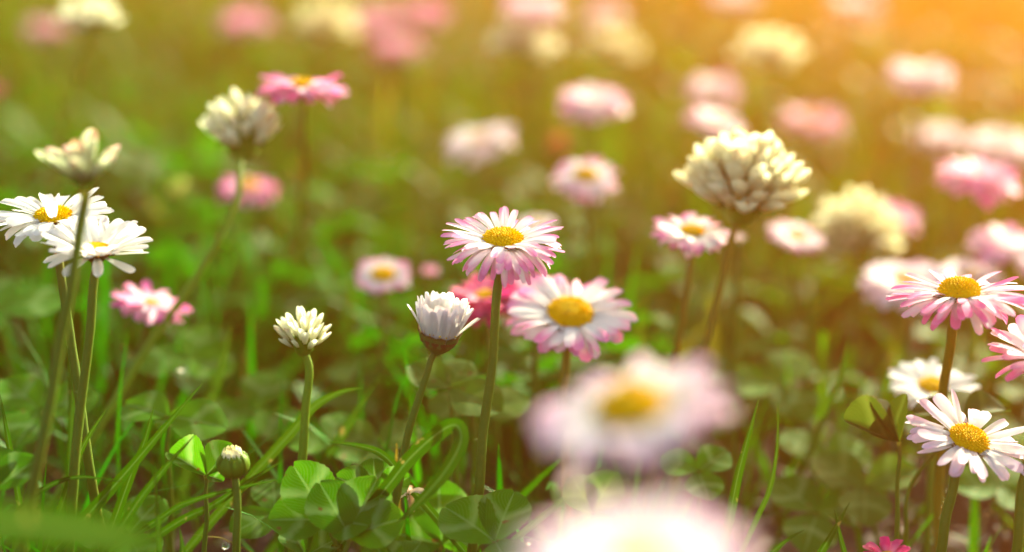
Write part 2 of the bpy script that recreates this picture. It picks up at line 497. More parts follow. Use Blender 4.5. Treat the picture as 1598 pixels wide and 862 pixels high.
def cover_field():
    """low clover ground cover: leaflets in threes on thin stalks"""
    xs, ys = [], []
    for n, y0, y1 in ((300, 0.36, 0.5), (1500, 0.46, 0.85), (4200, 0.8, 1.6), (4200, 1.5, 3.2)):
        x, y = scatter(n, y0, y1)
        k = patch(x, y, 9, 2.0) > 0.33
        xs.append(x[k]); ys.append(y[k])
    x = np.concatenate(xs); y = np.concatenate(ys); n = len(x)
    h = 0.014 + 0.022 * R.random(n)
    h = np.where((y < 0.58) & (x > 0.03), 0.010 + (h - 0.014) * 0.35, h)
    L = 0.0075 + 0.005 * R.random(n); L = L * np.clip(0.8 + 0.3 * y, 1, 1.4)
    rot = R.random(n) * 2 * np.pi
    tx = R.normal(0, 0.3, n); ty = R.normal(-0.1, 0.3, n)
    prof = [(0.0, 0.06), (0.25, 0.55), (0.55, 0.95), (0.82, 0.9), (1.0, 0.35)]
    vs, us, fs, off = [], [], [], 0
    for l in range(3):
        a = rot + l * 2 * np.pi / 3 + R.normal(0, 0.1, n)
        V = np.zeros((n, 5, 3, 3)); UV = np.zeros((n, 5, 3, 2))
        rise = R.normal(0.15, 0.25, n)
        for k, (t, wv) in enumerate(prof):
            for s in range(3):
                sg = s - 1
                lx = t * L; ly = sg * wv * 0.5 * L
                lz = rise * lx + abs(sg) * 0.18 * L * wv - 0.25 * lx * t
                gx = lx * np.cos(a) - ly * np.sin(a); gy = lx * np.sin(a) + ly * np.cos(a)
                V[:, k, s, 0] = x + gx; V[:, k, s, 1] = y + gy
                V[:, k, s, 2] = h + lz + tx * gx + ty * gy
                UV[:, k, s, 0] = (np.arange(n) * 3 + l) % 991 + 0.02 + 0.48 * s
                UV[:, k, s, 1] = t
        base = (np.arange(n) * 15 + off)[:, None]
        q = np.array([[k * 3 + s, k * 3 + s + 1, k * 3 + s + 4, k * 3 + s + 3] for k in range(4) for s in range(2)])
        fs.append((base[:, None, :] + q[None]).reshape(-1, 4)); vs.append(V.reshape(-1, 3)); us.append(UV.reshape(-1, 2))
        off += n * 15
    # stalks
    V = np.zeros((n, 2, 2, 3)); UV = np.zeros((n, 2, 2, 2))
    for k in range(2):
        for s in range(2):
            V[:, k, s, 0] = x + (s - 0.5) * 0.0009 + (0 if k else 0.006 * np.cos(rot)); V[:, k, s, 1] = y + (0 if k else 0.006 * np.sin(rot))
            V[:, k, s, 2] = h * k - 0.002 * (1 - k)
            UV[:, k, s, 0] = np.arange(n) % 991 + 0.3 + s * 0.1; UV[:, k, s, 1] = 0.1
    base = (np.arange(n) * 4 + off)[:, None]
    fs.append(base + np.array([[0, 1, 3, 2]])); vs.append(V.reshape(-1, 3)); us.append(UV.reshape(-1, 2))
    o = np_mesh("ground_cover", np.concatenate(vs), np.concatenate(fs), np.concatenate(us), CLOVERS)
    tag(o, "low clover leaves spreading as ground cover through the lawn", "ground cover", kind="stuff")
cover_field()

def glow_haze():  # volume added only for the orange glow at the upper right
    mb = MB()
    x0, x1, y0, y1, z0, z1 = -70, 70, -70, 72, -1.0, 0.18
    v = [Vector((x, y, z)) for z in (z0, z1) for y in (y0, y1) for x in (x0, x1)]
    mb.v = v; mb.uv = [(0, 0)] * 8
    mb.f = [(0, 2, 3, 1), (4, 5, 7, 6), (0, 1, 5, 4), (2, 6, 7, 3), (0, 4, 6, 2), (1, 3, 7, 5)]
    m, t, out = newmat("glow_haze")
    p = N(t, "ShaderNodeVolumePrincipled")
    p.inputs["Color"].default_value = HAZE_COLOR
    p.inputs["Density"].default_value = HAZE_DENSITY
    p.inputs["Anisotropy"].default_value = HAZE_G
    t.links.new(p.outputs[0], out.inputs["Volume"])
    o = mb.build("glow_haze", m)
    o.data.polygons.foreach_set("use_smooth", [False] * 6)
    tag(o, "added orange volume that makes the glow over the lawn towards the sun", kind="stuff")
if HAZE_DENSITY > 0: glow_haze()

# ------------------------------------------------------------------ plant builders
def frame(n):
    """axes of a head that faces along n: a points right, b away from the camera"""
    n = n.normalized()
    a = Vector((1, 0, 0)); a = (a - n * a.dot(n)).normalized()
    return a, n.cross(a), n

def stem_path(pts, d, head, d2=None):
    """pixel points down the stem -> world points that end in the soil"""
    ps = [head]
    k = len(pts)
    for i, (x, y) in enumerate(pts):
        dd = d if d2 is None else d + (d2 - d) * (i + 1) / k
        ps.append(P(x, y, dd))
    a, b = ps[-2], ps[-1]
    if b.z > 0.001:
        s = (b - a); s.y *= 0.3
        if s.z > -0.25 * s.length: s.z = -0.6 * s.length
        s.normalize(); s.z = min(s.z, -0.5); s.normalize()
        ln = b.z / -s.z
        mid = b + s * ln * 0.5
        ps += [mid, b + s * ln + Vector((0, 0, -0.003))]
    return ps

def make_stem(root, org, path, r0, r1, mat, n=8, hairs=0, seed=0, name="stem"):
    pts = spline(path, 34 if n > 6 else 14)
    rg = random.Random(seed)
    f1, f2 = rg.uniform(0, 6), rg.uniform(0, 6)
    pts = [p + Vector((math.sin(f1 + i * 0.55), math.cos(f2 + i * 0.43), 0)) * (0.00016 * min(1, i / 4)) for i, p in enumerate(pts)]
    L = len(pts)
    rad = [r0 + (r1 - r0) * i / (L - 1) + (r0 * 0.5 * max(0, 1 - i / 1.5)) for i in range(L)]
    rad = [r * (1 + rg.uniform(-0.04, 0.04)) for r in rad]
    mb = MB(); mb.tube(pts, rad, n, uo=rg.randint(0, 500) + 0.0)
    for k in range(hairs):
        i = rg.randrange(0, int(L * 0.8)); f = rg.random()
        p = pts[i].lerp(pts[i + 1], f)
        t = (pts[i + 1] - pts[i]).normalized()
        q = Vector((rg.gauss(0, 1), rg.gauss(0, 1), rg.gauss(0, 1))); q = (q - t * q.dot(t)).normalized()
        s = p + q * rad[i] * 0.9; e = s + q * rg.uniform(0.0004, 0.0010) - t * rg.uniform(-0.0001, 0.0003)
        mb.tube([s, e], [0.00002, 0.000008], 3, uo=3.0)
    return mb.build(name, mat, root, org)

def petal_rows(c, A, B, Nn, az, r0, z0, L, wmax, e0, e1, twist, cup, nu, nv, tipw=0.55, notch=0.0, side=0.0):
    """rows of points for one strap petal"""
    rad = A * math.cos(az) + B * math.sin(az)
    tan = Nn.cross(rad)
    p = c + rad * r0 + Nn * z0
    rows, uvs = [], []
    for i in range(nv + 1):
        t = i / nv
        if i:
            e = e0 + (e1 - e0) * (t - 0.5 / nv)
            p = p + (rad * math.cos(e) + Nn * math.sin(e) + tan * side * t) * (L / nv)
        e = e0 + (e1 - e0) * t
        up = Nn * math.cos(e) - rad * math.sin(e)
        fwd = rad * math.cos(e) + Nn * math.sin(e)
        if t < 0.7: wv = 0.38 + 0.62 * math.sin(t / 0.7 * math.pi / 2)
        else:
            q = (t - 0.7) / 0.3
            wv = math.sqrt(max(0.0, 1 - q * q * (1 - tipw * 0.35)))
        wv = max(wv, 0.15) * wmax * 0.5
        tw = twist * t
        cr = tan * math.cos(tw) + up * math.sin(tw); un = up * math.cos(tw) - tan * math.sin(tw)
        row, uv = [], []
        for j in range(nu + 1):
            s = j / nu * 2 - 1
            back = (abs(s) ** 2 * min(0.10 * L, wv * 0.8) if i == nv else 0) + (notch * L * (1 - abs(s)) if i == nv else 0)
            row.append(p + cr * (s * wv) + un * (cup * s * s * wv + 0.06 * wv * math.sin(s * 6)) - fwd * back)
            uv.append((0.03 + 0.94 * j / nu, t))
        rows.append(row); uvs.append(uv)
    return rows, uvs

STYLES = {
    'skirt': [(0.40, 10, -2, 1.0), (0.36, 0, -14, 1.0), (0.24, -12, -42, 0.8)],   # rings of petals: (share of the count, elevation at the base, elevation at the tip, length)
    'droop': [(0.30, 22, 2, 0.98), (0.36, 4, -22, 1.0), (0.34, -14, -58, 0.92)],
    'flat': [(0.5, 14, -2, 1.0), (0.5, 3, -14, 0.97)],
    'bowl': [(0.45, 42, 22, 0.95), (0.35, 26, 10, 1.0), (0.20, 6, -10, 0.95)],
    'cup': [(0.5, 78, 80, 1.0), (0.5, 68, 73, 1.02)],
    'mop': [(0.28, 24, 6, 0.84), (0.38, 8, -10, 0.98), (0.34, -8, -34, 1.0)],
    'closed': [(0.6, 86, 96, 1.0), (0.4, 72, 70, 1.0)],
}

def daisy(label, x, y, W, d, tilt=(0.05, 0.0), style='flat', mat='white', count=44, stem=(), disc=0.33, sharp=False,
          width=1.0, jitter=1.0, dome=0.42, seed=1, stemmat=None, d2=None, group="daisies", calyx=1.0, special=(), hairs=0, name="daisy"):
    rg = random.Random(seed * 7 + 3)
    c = P(x, y, d)
    n = Vector((tilt[1], -tilt[0], 1.0))
    A, B, Nn = frame(n)
    Rr = W * d / FPX / 2
    rd = Rr * disc
    under = c - Nn * rd * 0.62
    path = stem_path(stem or [(x - 4, y + W)], d, under, d2)
    org = path[-1].copy(); org.z = 0
    root = empty(name, org, label, "daisy", group)
    sm = stemmat or STEM
    make_stem(root, org, path, 0.00078 * min(1.3, max(0.7, Rr / 0.011)), 0.00098, sm, 10 if sharp else 6, hairs, seed)
    # calyx: cup with pointed bracts
    mb = MB()
    cr = rd * calyx
    prof = [(0.10, -0.95), (0.35, -0.78), (0.72, -0.45), (0.95, -0.1), (1.0, 0.05)]
    k = 14 if sharp else 8
    mb.grid([[c + Nn * (z * cr * 0.95) + (A * math.cos(q) + B * math.sin(q)) * (r * cr) for q in [2 * math.pi * j / k for j in range(k)]] for r, z in prof],
            [[(7.0 + j / k, 0.35 * i) for j in range(k)] for i in range(5)], True)
    nb = 13 if sharp else 8
    for j in range(nb):
        rows, uvs = petal_rows(c - Nn * cr * 0.25, A, B, Nn, 2 * math.pi * j / nb + rg.uniform(-0.1, 0.1), cr * 0.9, 0, cr * (0.75 if style == 'cup' else 0.6), cr * 0.55,
                               math.radians(75 if style in ('cup', 'closed') else 40), math.radians(65 if style in ('cup', 'closed') else 5), 0, 0.3, 2, 4, tipw=0.1)
        mb.grid(rows, [[(u + j, v) for u, v in r] for r in uvs])
    mb.build("calyx", CALYX, root, org)
    # disc: dome of tiny florets
    mb = MB()
    if style != 'closed':
        k, m = (20, 7) if sharp else (12, 4)
        dc = c + (Nn * Rr * 0.25 if style == 'cup' else Vector((0, 0, 0)))
        rows = []
        for i in range(m + 1):
            th = math.pi / 2 * i / m
            rows.append([dc + Nn * (rd * dome * math.sin(th)) + (A * math.cos(q) + B * math.sin(q)) * (rd * max(math.cos(th), 0.01)) for q in [2 * math.pi * j / k for j in range(k)]])
        mb.grid(rows, [[(1.0, 0.3)] * k for i in range(m + 1)], True)
        nf = 190 if sharp else 60
        for i in range(nf):
            f = math.sqrt((i + 0.5) / nf); q = i * 2.39996
            th = math.acos(min(f, 1))
            nd = (A * math.cos(q) + B * math.sin(q)) * f + Nn * math.sin(th) * dome * 2
            p = dc + (A * math.cos(q) + B * math.sin(q)) * (rd * f) + Nn * (rd * dome * math.sin(th))
            s = rd * (0.062 if sharp else 0.115) * rg.uniform(0.8, 1.2)
            mb.blob(p, nd, s, s * (rg.uniform(1.2, 2.2) if f > 0.42 else 1.0), 5, 3, u=i + 0.5 + (1000 if f < 0.42 else 0))
        mb.build("disc", DISC, root, org)
    # petals
    rings = STYLES[style]
    if sharp: nu, nv = 4, 12
    else: nu, nv = 2, 5
    allmb = MB(); idx = 0
    L0 = Rr - rd * 0.82
    if style in ('cup', 'closed'): L0 = Rr * (1.42 if style == 'cup' else 1.15)
    for ri, (share, e0, e1, lf) in enumerate(rings):
        m = max(3, round(count * share))
        for j in range(m):
            if jitter > 1.3 and rg.random() < 0.10: continue
            az = 2 * math.pi * (j + 0.5 * (ri % 2)) / m + rg.gauss(0, 0.06) * jitter
            L = L0 * lf * rg.uniform(0.86, 1.06)
            a0 = math.radians(e0 + rg.gauss(0, 6) * jitter); a1 = math.radians(e1 + rg.gauss(0, 10) * jitter)
            wm = 0.26 * L0 * width * rg.uniform(0.8, 1.15)
            if style in ('cup', 'closed'): wm *= 0.55
            rows, uvs = petal_rows(c, A, B, Nn, az, rd * 0.82, -rd * 0.10 * ri, L, wm, a0, a1, rg.gauss(0, 0.25) * jitter, rg.uniform(-0.1, 0.45), nu, nv,
                                   tipw=rg.uniform(0.45, 1), notch=rg.uniform(0, 0.04), side=rg.gauss(0, 0.06) * jitter)
            if sharp:
                mb = MB(); o_ = rg.randint(0, 900)
                mb.grid(rows, [[(u + o_, v) for u, v in r] for r in uvs])
                mb.build("petal", PM[mat], root, org)
            else:
                allmb.grid(rows, [[(u + idx, v) for u, v in r] for r in uvs])
            idx += 1
    for az, e0, e1, lf in special:
        rows, uvs = petal_rows(c, A, B, Nn, math.radians(az), rd * 0.85, rd * 0.12, L0 * lf, 0.26 * L0 * width, math.radians(e0), math.radians(e1), 0.1, 0.3, nu, nv)
        mb = MB(); mb.grid(rows, [[(u + 5, v) for u, v in r] for r in uvs]); mb.build("petal", PM[mat], root, org)
    if not sharp:
        allmb.build("petals", PM[mat], root, org)
    return root

def floret_rows(p, ax, side, L, r, n, m, open_):
    """one clover floret: a broad folded banner petal and a shorter keel facing it; returns two sheets"""
    ax = ax.normalized(); sd = (side - ax * side.dot(ax)).normalized(); nn = ax.cross(sd)
    out = []
    for sg, ln, wd, bend in ((1, 1.0, 1.25, 0.10 + 0.10 * open_), (-1, 0.80, 0.85, -0.04)):
        rows, uvs = [], []
        for i in range(m + 1):
            t = i / m
            w_ = (0.42 + 0.58 * math.sin(min(t / 0.6, 1) * math.pi / 2)) if t < 0.6 else math.sqrt(max(0.0, 1 - ((t - 0.6) / 0.41) ** 2))
            w_ = max(w_, 0.10) * r * wd
            row, uv = [], []
            for k in range(n + 1):
                s_ = k / n * 2 - 1
                a = s_ * 1.25
                row.append(p + ax * (L * ln * t) + nn * (math.sin(a) * w_) + sd * (sg * (math.cos(a) - 0.55) * w_ * (1.1 if abs(s_) > 0.01 else 1.25) + bend * L * t * t))
                uv.append((k / n * 0.9 + 0.03, t))
            rows.append(row); uvs.append(uv)
        out.append((rows, uvs))
    return out

def clover(label, x, y, W, d, H=1.0, tilt=(0, 0), count=34, mat=None, stem=(), sharp=False, spread=(8, 100), lf=0.55, fat=1.0, seed=1,
           stemmat=None, d2=None, base=0.25, jitter=1.0, up=0.25, pair=False):
    """white clover head: florets radiate from a short core; x, y is the core's pixel"""
    rg = random.Random(seed * 13 + 1)
    c = P(x, y, d)
    A, B, Nn = frame(Vector((tilt[1], -tilt[0], 1)))
    Rr = W * d / FPX / 2
    mat = mat or FL_W
    path = stem_path(stem or [(x - 3, y + W)], d, c - Nn * Rr * 0.15, d2)
    org = path[-1].copy(); org.z = 0
    root = empty("clover_flower", org, label, "clover flower", "white clover flowers")
    make_stem(root, org, path, 0.00070, 0.0010, stemmat or STEM, 10 if sharp else 6, 0, seed)
    mb = MB(); mb.blob(c, Nn, Rr * base * 0.8, Rr * base * H, 10, 6, u=2.5); mb.build("core", BUDG, root, org)
    cal = MB(); allmb = MB()
    n, m = (6, 9) if sharp else (4, 6)
    s0, s1 = math.radians(spread[0]), math.radians(spread[1])
    for i in range(count):
        f = (i + 0.5) / count
        cz = math.cos(s0) + (math.cos(s1) - math.cos(s0)) * f
        th = math.acos(max(-1, min(1, cz))) + rg.gauss(0, 0.05) * jitter
        q = i * 2.39996 + rg.gauss(0, 0.12) * jitter
        if pair:
            if i % 5 < 2: q = math.pi + rg.uniform(-0.8, 0.8); th = math.radians(rg.uniform(38, 62))
            else: q = rg.uniform(-1.7, 1.2); th = math.radians(rg.uniform(4, 52))
        rad = A * math.cos(q) + B * math.sin(q)
        dr = rad * math.sin(th) + Nn * math.cos(th)
        p0 = c + (rad * math.sin(th) * base + Nn * math.cos(th) * base * H) * Rr
        L = Rr * lf * 1.5 * rg.uniform(0.85, 1.12)
        dv = (dr + Nn * up + Vector((rg.gauss(0, .07), rg.gauss(0, .07), rg.gauss(0, .07))) * jitter).normalized()
        L *= 1 - (1 - H) * abs(math.cos(th))
        sheets = floret_rows(p0 + dv * L * 0.12, dv, rad, L, L * 0.145 * fat * rg.uniform(0.85, 1.2), n, m, rg.uniform(-0.2, 0.5))
        if sharp:
            fb = MB(); o_ = rg.randint(0, 900)
            for rows, uvs in sheets: fb.grid(rows, [[(u + o_, v) for u, v in r] for r in uvs])
            fb.build("floret", mat, root, org)
        else:
            for rows, uvs in sheets: allmb.grid(rows, [[(u + i, v) for u, v in r] for r in uvs])
        cal.blob(p0 + dv * L * 0.13, dv, L * 0.085 * fat, L * 0.17, 6, 4, u=i + 0.5)
    if not sharp: allmb.build("florets", mat, root, org)
    cal.build("calyxes", BUDG, root, org)
    return root

def leaflet_mesh(c, A, B, Nn, az, L, wd, rise, fold, droop, nu, nv, k, rg, serr=0.0):
    rad = A * math.cos(az) + B * math.sin(az); tan = Nn.cross(rad)
    mb = MB(); rows, uvs = [], []
    ph = rg.uniform(0, 6)
    for i in range(nv + 1):
        t = i / nv
        e = rise - droop * t
        wv = (math.sin(math.pi * min(t ** 0.78, 1.0) * 0.86 + 0.05)) if t < 0.999 else 0.40
        wv = max(wv, 0.04)
        # obovate: widest past the middle
        wv = max(0.05, (math.sin(math.pi * t ** 1.15 * 0.97 + 0.03)) ** 0.72) if t > 0 else 0.05
        hw = wd * 0.5 * wv * (1 + serr * (0.02 if i % 2 else -0.02))
        row, uv = [], []
        for j in range(nu + 1):
            s = j / nu * 2 - 1
            tt = t * (1 - 0.0) + (-0.05 * (1 - abs(s)) ** 2 + 0.02) * max(0, (t - 0.8) / 0.2)
            hgt = math.sin(rise) * L * tt - droop * 0.5 * L * tt * tt
            z = hgt + abs(s) * hw * fold + 0.025 * L * math.sin(5 * t + ph + s * 2.2) * abs(s)
            row.append(c + rad * (L * tt * math.cos(rise * 0.8)) + tan * (s * hw * math.cos(math.atan(fold) * 0.7)) + Nn * z)
            uv.append((k + 0.01 + 0.98 * j / nu, t))
        rows.append(row); uvs.append(uv)
    mb.grid(rows, uvs)
    return mb

def clover_leaf(label, x, y, d, size, tilt=(0.3, 0), rot=90, fold=0.25, rise=0.15, droop=0.2, mat=None, stem=(), seed=1, sharp=True, d2=None, angles=(0, 120, 240), wd=0.95, scales=(1, 1, 1)):
    """x, y: pixel where the three leaflets meet; size: leaflet length in pixels; rot: direction of the first leaflet (0 right, 90 away, 270 towards the camera)"""
    rg = random.Random(seed * 17 + 5)
    c = P(x, y, d)
    A, B, Nn = frame(Vector((tilt[1], -tilt[0], 1)))
    L = size * d / FPX
    path = stem_path(stem or [(x + rg.uniform(-15, 15), y + 40)], d, c, d2)
    org = path[-1].copy(); org.z = 0
    root = empty("clover_leaf", org, label, "clover leaf", "clover leaves between the flowers")
    make_stem(root, org, path, 0.00035, 0.0006, STEM, 7, 0, seed, name="stalk")
    for i, a in enumerate(angles):
        mb = leaflet_mesh(c, A, B, Nn, math.radians(rot + a), L * scales[i], L * wd * scales[i] * rg.uniform(0.92, 1.05), rise + rg.gauss(0, 0.08), fold * rg.uniform(0.7, 1.4), droop, 10 if sharp else 4, 24 if sharp else 8,
                          rg.randint(0, 900), rg, 1.0 if sharp else 0)
        mb.build("leaflet", mat or CLOVER, root, org)
    return root

def blade(label, pts, d, wpx, d2=None, seed=1, twist=0.4, face=0.15, mat=None, cat="grass blade", root_down=True, tip=1.0, fold=0.35, name="grass_blade"):
    """single broad blade through pixel points (root first, tip last)"""
    rg = random.Random(seed)
    k = len(pts)
    dd = [d + ((d2 if d2 else d) - d) * i / (k - 1) for i in range(k)]
    ps = [P(px, py, q) for (px, py), q in zip(pts, dd)]
    if root_down and ps[0].z > 0.001:
        a = ps[0]; s = (ps[0] - ps[1]).normalized(); s.z = min(s.z, -0.6); s.normalize()
        ln = a.z / -s.z
        ps = [a + s * ln - Vector((0, 0, 0.003)), a + s * ln * 0.5] + ps
    cv = spline(ps, 34)
    W = wpx * d / FPX
    mb = MB(); rows, uvs = [], []
    L = len(cv); view = Vector((math.sin(face), -math.cos(face), 0.25)).normalized()
    o_ = rg.randint(0, 900)
    for i, p in enumerate(cv):
        t = i / (L - 1)
        tg = (cv[min(i + 1, L - 1)] - cv[max(i - 1, 0)]).normalized()
        vw = Matrix.Rotation(twist * (t - 0.5), 3, 'Z') @ view
        sdv = tg.cross(vw)
        if sdv.length < 0.05: sdv = tg.cross(Vector((0, -1, 0)))
        sdv.normalize(); nn = sdv.cross(tg)
        hw = W * 0.5 * (0.75 + 0.25 * min(1, t * 3)) * (1 - max(0, (t - 0.45) / 0.55) ** (1.8 * tip)) + 0.00004
        rows.append([p + sdv * (s * hw) + nn * (abs(s) * hw * fold) for s in (-1, -0.5, 0, 0.5, 1)])
        uvs.append([(o_ + 0.02 + 0.96 * (s + 1) / 2, 0.3 + 0.7 * t) for s in (-1, -0.5, 0, 0.5, 1)])
    mb.grid(rows, uvs)
    org = ps[0].copy(); org.z = 0
    o = mb.build(name, mat or GRASSB, None, org)
    o.location = org
    tag(o, label, cat, "grass blades standing out of the lawn")
    return o

# ------------------------------------------------------------------ the sharp daisies
daisy("pale pink daisy in sharp focus at the centre, petals drooping around its yellow disc",
      785, 375, 196, 0.308, (0.14, 0.02), 'droop', 'pinktip', 116, [(777, 455), (768, 560), (757, 660), (747, 760)], 0.32, True, 0.66, 0.9, 0.5, 4, hairs=400)
daisy("half closed white daisy cup on a thick green stem below the central pink daisy",
      685, 528, 92, 0.306, (0.06, 0.16), 'cup', 'white', 84, [(668, 575), (648, 640), (628, 720), (612, 805)], 0.62, True, 1.25, 0.55, 0.3, 5, hairs=260, calyx=1.1, special=((192, 58, 52, 0.92), (350, 54, 46, 0.85)))
daisy("wide pink and white daisy facing up just right of the central daisy",
      890, 490, 205, 0.338, (0.36, 0.08), 'flat', 'pinktip', 54, [(882, 570), (880, 640), (884, 760)], 0.35, True, 1.15, 1.3, 0.45, 6, STEMB)
daisy("white daisy at the left edge with one petal folded over its yellow disc",
      83, 338, 186, 0.310, (0.13, -0.02), 'flat', 'white', 44, [(97, 430), (107, 520), (125, 620), (140, 740)], 0.31, True, 1.1, 1.2, 0.45, 7,
      special=((285, 60, 130, 0.55), (235, -12, -45, 0.9)))
daisy("white daisy with upturned petals just below and right of the left edge daisy",
      150, 392, 182, 0.300, (0.10, 0.08), 'bowl', 'white', 52, [(148, 440), (140, 510), (126, 640), (112, 780)], 0.27, True, 1.05, 1.1, 0.4, 8, hairs=160)
daisy("pink streaked daisy with a tall yellow disc near the right edge",
      1497, 458, 222, 0.305, (-0.02, -0.03), 'skirt', 'streak', 84, [(1487, 510), (1480, 560), (1472, 620), (1466, 720)], 0.29, True, 0.72, 1.2, 0.75, 9, STEMB, d2=0.335)
daisy("pink and white daisy cut off by the right edge, its petals raised",
      1632, 552, 200, 0.300, (0.05, -0.25), 'bowl', 'streak', 48, [(1612, 680), (1595, 770), (1585, 862)], 0.30, True, 1.0, 1.2, 0.4, 10)
daisy("white daisy with ragged petals and orange disc in the lower right corner",
      1512, 686, 204, 0.304, (0.33, 0.20), 'flat', 'blush', 46, [(1490, 750), (1478, 800), (1468, 862)], 0.31, True, 0.95, 1.7, 0.45, 11, hairs=200)

# ------------------------------------------------------------------ blurred daisies, near
daisy("large blurred pink edged daisy in front, its yellow disc in full view",
      985, 645, 328, 0.193, (0.13, -0.22), 'flat', 'lilac', 54, [(960, 800), (950, 900)], 0.34, False, 1.1, 1.5, 0.75, 21)
daisy("largest and most blurred white daisy at the bottom edge in front",
      990, 880, 385, 0.145, (0.10, -0.04), 'flat', 'lilac', 46, [(990, 1000)], 0.22, False, 1.4, 1.0, 0.4, 22)
# ------------------------------------------------------------------ blurred daisies, middle and far
daisy("crimson daisy half hidden behind the central pink daisy", 757, 462, 140, 0.365, (0.15, -0.1), 'mop', 'red', 60, [(765, 560)], 0.22, False, 1.3, 1, 0.4, 31)
daisy("pink and crimson daisy squeezed between the central daisy and the wide pink one", 832, 462, 150, 0.365, (0.15, -0.15), 'mop', 'pink', 46, [(835, 560)], 0.24, False, 1.4, 1, 0.4, 32)
daisy("pale pink daisy peeping out above the central daisy", 838, 350, 66, 0.44, (0.1, 0), 'flat', 'blush', 34, [(838, 440)], 0.28, False, 1.4, 1, 0.4, 33)
daisy("flat topped pink daisy beside the cream clover head, seen from the side", 471, 137, 154, 0.375, (-0.05, 0.02), 'skirt', 'pink', 64, [(476, 170), (474, 260), (466, 400), (455, 520)], 0.25, False, 1.1, 1.2, 0.7, 34, STEMB, d2=0.5)
daisy("small rose pink daisy crossed by the stem of the cream clover", 387, 294, 108, 0.45, (0.02, 0), 'mop', 'pink', 50, [(375, 330), (365, 450), (340, 600)], 0.30, False, 1.2, 1, 0.8, 35)
daisy("deep pink daisy tipped over among the left hand stems", 236, 474, 130, 0.36, (0.0, 0.30), 'skirt', 'pink', 60, [(215, 560), (190, 640)], 0.16, False, 1.0, 1.2, 0.4, 36)
daisy("small round pink and white daisy left of the central daisy", 598, 430, 96, 0.395, (0.38, 0), 'flat', 'pinktip', 40, [(600, 500), (592, 600)], 0.38, False, 1.5, 0.8, 0.4, 37)
daisy("tiny pink bud of a daisy between the round daisy and the central daisy", 672, 425, 34, 0.42, (0.1, 0), 'bowl', 'pink', 26, [(672, 500)], 0.3, False, 1.4, 1, 0.4, 38)
daisy("whitish blurred daisy tilted to the right, alone above the central daisy", 748, 218, 122, 0.52, (0.12, -0.25), 'mop', 'blush', 44, [(750, 320)], 0.24, False, 1.4, 1, 0.4, 39)
daisy("pale pink flat daisy, upper one of the two right of the middle", 926, 155, 122, 0.49, (0.10, 0.04), 'mop', 'pinktip', 50, [(926, 240)], 0.18, False, 1.3, 0.8, 0.3, 40)
daisy("pink rimmed daisy with its yellow disc showing, straight above the wide pink daisy", 914, 276, 112, 0.43, (0.35, 0.02), 'mop', 'pinktip', 48, [(918, 360)], 0.33, False, 1.4, 0.9, 0.6, 41)
daisy("pink and white daisy left of the big cream clover head", 1080, 362, 130, 0.355, (0.20, 0.05), 'skirt', 'pinktip', 56, [(1076, 430), (1060, 520)], 0.28, False, 1.25, 1.2, 0.4, 42, STEMB)
daisy("small pink daisy between the two cream clover heads on the right", 1242, 370, 96, 0.42, (0.25, 0.25), 'flat', 'pinktip', 40, [(1238, 450)], 0.3, False, 1.4, 1, 0.4, 43)
daisy("red edged pink daisy behind the rounder cream clover head", 1392, 338, 104, 0.48, (0.10, 0.10), 'mop', 'pink', 44, [(1392, 420)], 0.16, False, 1.4, 1, 0.4, 44)
daisy("white daisy leaning left above the big cream clover head", 1118, 190, 104, 0.50, (0.18, 0.35), 'mop', 'pinktip', 44, [(1118, 280)], 0.2, False, 1.4, 1, 0.4, 45)
daisy("faint pink daisy behind the leaning white one", 1115, 136, 98, 0.60, (0.15, 0), 'mop', 'pinktip', 44, [(1115, 220)], 0.2, False, 1.4, 1, 0.4, 46)
daisy("very blurred pink daisy far behind the big cream clover head", 1268, 188, 112, 0.62, (0.12, 0.05), 'mop', 'pink', 44, [(1268, 280)], 0.28, False, 1.4, 1, 0.5, 47)
daisy("white daisy floating alone in the orange upper right", 1437, 115, 118, 0.56, (0.08, 0), 'mop', 'blush', 50, [(1437, 210)], 0.14, False, 1.3, 0.8, 0.3, 48)
daisy("whitish daisy above the magenta daisy on the right", 1466, 212, 96, 0.60, (0.08, 0), 'mop', 'blush', 46, [(1466, 300)], 0.16, False, 1.3, 0.8, 0.3, 49)
daisy("broad pale pink daisy touching the right edge above the magenta daisy", 1562, 224, 118, 0.56, (0.10, 0), 'mop', 'blush', 46, [(1562, 300)], 0.16, False, 1.3, 0.8, 0.3, 50)
daisy("magenta pink daisy on the right with a darker rim", 1527, 274, 140, 0.43, (0.10, 0.14), 'mop', 'pink', 54, [(1522, 340), (1512, 420)], 0.14, False, 1.2, 1, 0.3, 51)
daisy("pale pink daisy running off the right edge below the magenta daisy", 1574, 385, 146, 0.42, (0.12, 0.25), 'mop', 'pinktip', 50, [(1570, 470)], 0.14, False, 1.3, 1, 0.3, 52)
daisy("large blurred white daisy behind the left petals of the pink streaked daisy", 1412, 440, 152, 0.42, (0.15, 0), 'mop', 'blush', 50, [(1412, 540)], 0.24, False, 1.4, 1, 0.4, 53)
daisy("blurred white daisy directly behind the tall yellow disc", 1512, 432, 120, 0.42, (0.15, 0), 'mop', 'blush', 46, [(1512, 540)], 0.24, False, 1.4, 1, 0.4, 54)
daisy("white daisy behind the leaf above the ragged white daisy", 1456, 604, 146, 0.352, (0.22, 0.02), 'flat', 'white', 64, [(1452, 700), (1453, 740), (1447, 862)], 0.3, False, 1.1, 0.8, 0.4, 55)
daisy("far pink daisy cut by the top edge above the pale clover", 832, 10, 112, 0.60, (0.1, 0), 'mop', 'pinktip', 46, [(832, 100)], 0.2, False, 1.3, 1, 0.3, 56)
daisy("far rosy daisy, left one of the pair at the top left of the middle", 592, 30, 96, 0.78, (0.1, 0), 'mop', 'pink', 40, [(592, 120)], 0.2, False, 1.3, 1, 0.3, 57)
